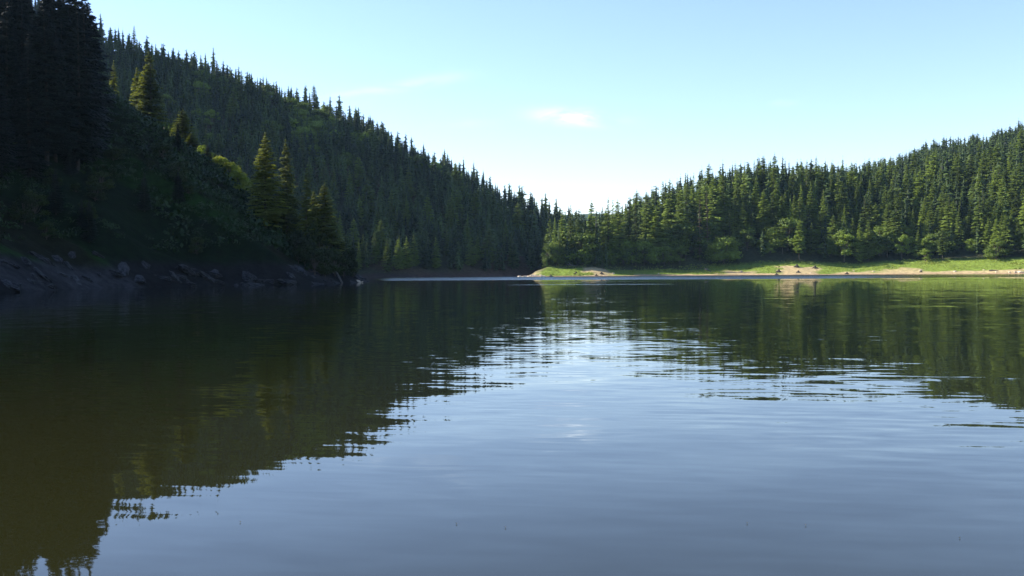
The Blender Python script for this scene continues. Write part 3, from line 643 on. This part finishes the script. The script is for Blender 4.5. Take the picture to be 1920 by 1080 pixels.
def stump(px, yimg, D, s, label, rz=0):
    x_ = (px-960)/F*D; zz = gz(x_, D); q = np.random.default_rng(int(px)); paths = []
    paths.append(([(0, 0, -.4), (.05, 0, .5), (.1, .1, 1.1)], [.75, .55, .42]))
    for k in range(7):
        a = k*.9+q.uniform(-.2, .2); l = q.uniform(1.2, 2.1)
        paths.append(([(.3*math.cos(a), .3*math.sin(a), .45), (.9*math.cos(a), .9*math.sin(a), .25), (l*math.cos(a), l*math.sin(a), -.25)], [.28, .2, .06]))
    me = make_mesh('tree_stump', *tubes(paths, 7), M_DARKW, True)
    ob = link('stump', me, label=label, cat='stump'); ob.location = (x_, D, zz+.05); ob.scale = (s, s, s); ob.rotation_euler = (0, 0, rz); return ob
for a in ((1460, 0, 570, 1.35, 'large dark stump with splayed roots, leftmost on the bare tan slope'), (1456, 0, 560, .8, 'low dark stump at the waterline below the tan slope'), (1494, 0, 582, 1.35, 'dark stump high on the tan slope just under the grass'),
          (1497, 0, 564, 1.0, 'dark stump in the lower middle of the tan slope'), (1528, 0, 580, 1.2, 'flat dark stump at the right end of the tan slope'), (1588, 0, 556, .9, 'small dark stump where the long tan beach begins'),
          (1727, 0, 548, .7, 'small dark stump in the middle of the long tan beach'), (1128, 0, 548, 1.0, 'dark stump right of the tan gully near the point'), (1080, 0, 545, .9, 'dark stump in the grass of the point left of the tan gully'), (1118, 0, 541, .7, 'small dark stump at the waterline below the tan gully'), (1033, 0, 534, .8, 'small dark stump at the waterline on the tip of the point')):
    stump(*a)
def log(px0, D0, px1, D1, rad, label, mat=M_DEAD, branches=0, h0=.3, h1=.3, name='fallen_log'):
    p0 = np.array([(px0-960)/F*D0, D0, 0]); p1 = np.array([(px1-960)/F*D1, D1, 0]); p0[2] = gz(*p0[:2])+h0; p1[2] = max(gz(*p1[:2]), -.3)+h1
    pts = [p0+(p1-p0)*t+np.array([0, 0, .25*math.sin(t*3.1)*h0]) for t in np.linspace(0, 1, 6)]; paths = [(pts, list(np.linspace(rad, rad*.45, 6)))]
    q = np.random.default_rng(int(px0))
    for k in range(branches):
        t = q.uniform(.02, .5); b0_ = p0+(p1-p0)*t; dv = np.array([q.uniform(-1.5, 1.5), q.uniform(-1, 1), q.uniform(1.5, 3.8)]); paths.append(([b0_, b0_+dv*.5+np.array([.2, 0, 0]), b0_+dv], [rad*.45, rad*.3, .04]))
    V, Fq = tubes(paths, 7); V = V-p0; me = make_mesh(name, V, Fq, mat, True); ob = link(name, me, label=label, cat='log'); ob.location = p0; return ob
log(602, 236, 642, 229, .42, 'bare grey fallen tree slanting down into the water at the end of the left spur', branches=6, h0=3.2, h1=.3)
log(600, 236, 586, 230, .3, 'short grey limb propped beside the fallen tree on the left spur', h0=3.0, h1=.2)
log(1062, 566, 1082, 562, .35, 'long bleached log lying under the trees on the grassy point', branches=3, h0=.8, h1=.4)
log(1322, 588, 1333, 580, .45, 'bleached log ending at a dark hollow in the middle of the bank', branches=1, h0=.8)
log(1855, 535, 1872, 531, .35, 'weathered dark log lying on the beach near the right edge', mat=M_DARKW)
# bare snags
def snag(px, yt, D, label):
    x_, y_, H = at_ray(px, yt, D); q = np.random.default_rng(int(px)); paths = [([(0, 0, -1), (.1, 0, H*.5), (0, 0, H)], [.3, .2, .05])]
    for k in range(14):
        h = H*q.uniform(.35, .95); a = q.uniform(0, 6.28); l = q.uniform(.5, 1.6)*(1.2-h/H); paths.append(([(0, 0, h), (l*math.cos(a), l*math.sin(a), h+.1)], [.07, .02]))
    me = make_mesh('dead_tree', *tubes(paths, 5), M_DEAD, True); ob = link('dead_tree', me, label=label, cat='dead tree'); ob.location = (x_, y_, gz(x_, y_))
snag(590, 205, 755, 'thin bare grey trunk amid pale leafy trees on the far mountainside')
snag(1118, 378, 590, 'thin bare spire of a dead tree beside the tallest conifer of the point')
snag(1512, 312, 668, 'thin bare dead trunk on the skyline right of the highest spires')
snag(1542, 318, 668, 'thin bare dead trunk on the skyline just left of a tall spire')
# floating scraps on the water
M_FLOAT = simple('floating_leaf', (.30, .24, .14), (.45, .36, .22), 20)
for i, (px, py) in enumerate(((925, 526.5), (1134, 546), (709, 538), (446, 982), (853, 985), (1400, 984), (1510, 988), (1800, 1012), (945, 992))):
    D = CAM_H*F/(py-hor(px)); s = D/F*(2.0 if D > 40 else 1.5)
    V = [(math.cos(a)*s*(1.2 if k % 2 else .8), math.sin(a)*s*.6, .004*(k % 3)) for k, a in enumerate(np.linspace(0, 6.283, 9)[:-1])]
    V = V+[(v[0]*.9, v[1]*.9, v[2]+.02*s) for v in V]; n = 8
    Fq = [(k, (k+1) % n, n+(k+1) % n, n+k) for k in range(n)]+[(n, n+1, n+2, n+3), (n, n+3, n+4, n+5), (n, n+5, n+6, n+7)]
    me = make_mesh('floating_leaf', V, Fq, M_FLOAT)
    ob = link('floating_leaf', me, label=('pale scrap of debris floating on the distant dark water' if D > 40 else 'tiny tan leaf floating on the smooth near water'), cat='leaf', group='distant floating debris' if D > 40 else 'leaves floating near the camera')
    ob.location = ((px-960)/F*D, D, .006)

# labels that would still coincide are told apart by their order in the picture
ORD = ['first','second','third','fourth','fifth','sixth','seventh','eighth','ninth','tenth','eleventh','twelfth','thirteenth','fourteenth','fifteenth','sixteenth','seventeenth','eighteenth','nineteenth','twentieth']
ORD += ['twenty-'+w_ for w_ in ORD[:9]]+['thirtieth']; ORD += ['thirty-'+w_ for w_ in ORD[:9]]+['fortieth']; ORD += ['forty-'+w_ for w_ in ORD[:9]]+['fiftieth']
same = {}
for ob in COL.objects:
    if ob.parent is None and ob.get('label') and ob.get('kind') is None: same.setdefault(ob['label'], []).append(ob)
for lab, obs in same.items():
    if len(obs) < 2: continue
    obs.sort(key=lambda q_: q_.location.x/max(q_.location.y, 1)); n = len(obs)
    for k, ob in enumerate(obs):
        w = {2: ['left one', 'right one'], 3: ['left one', 'middle one', 'right one']}.get(n, [f'{ORD[j] if j < 50 else j+1} from left' for j in range(n)])[k]
        if len((lab+' '+w).replace(',', ' ').split()) > 16: print('LONG', lab, w)
        ob['label'] = f'{lab}, {w}'

# ------------------------------------------------------------------ haze
m, t, o = mat_new('haze'); pv = N(t, 'ShaderNodeVolumePrincipled'); pv.inputs['Color'].default_value = (.45, .72, 1, 1); pv.inputs['Density'].default_value = .00003; pv.inputs['Anisotropy'].default_value = .1
L(t, pv.outputs[0], o.inputs['Volume'])
x0, x1, y0, y1, z0, z1 = -4700, 4700, -4700, 4700, -60, 420
V = [(x0,y0,z0),(x1,y0,z0),(x1,y1,z0),(x0,y1,z0),(x0,y0,z1),(x1,y0,z1),(x1,y1,z1),(x0,y1,z1)]
me = make_mesh('haze', V, [(0,3,2,1),(4,5,6,7),(0,1,5,4),(1,2,6,5),(2,3,7,6),(3,0,4,7)], m)
link('haze', me, label='thin blue morning haze over the lake and hills', kind='stuff')
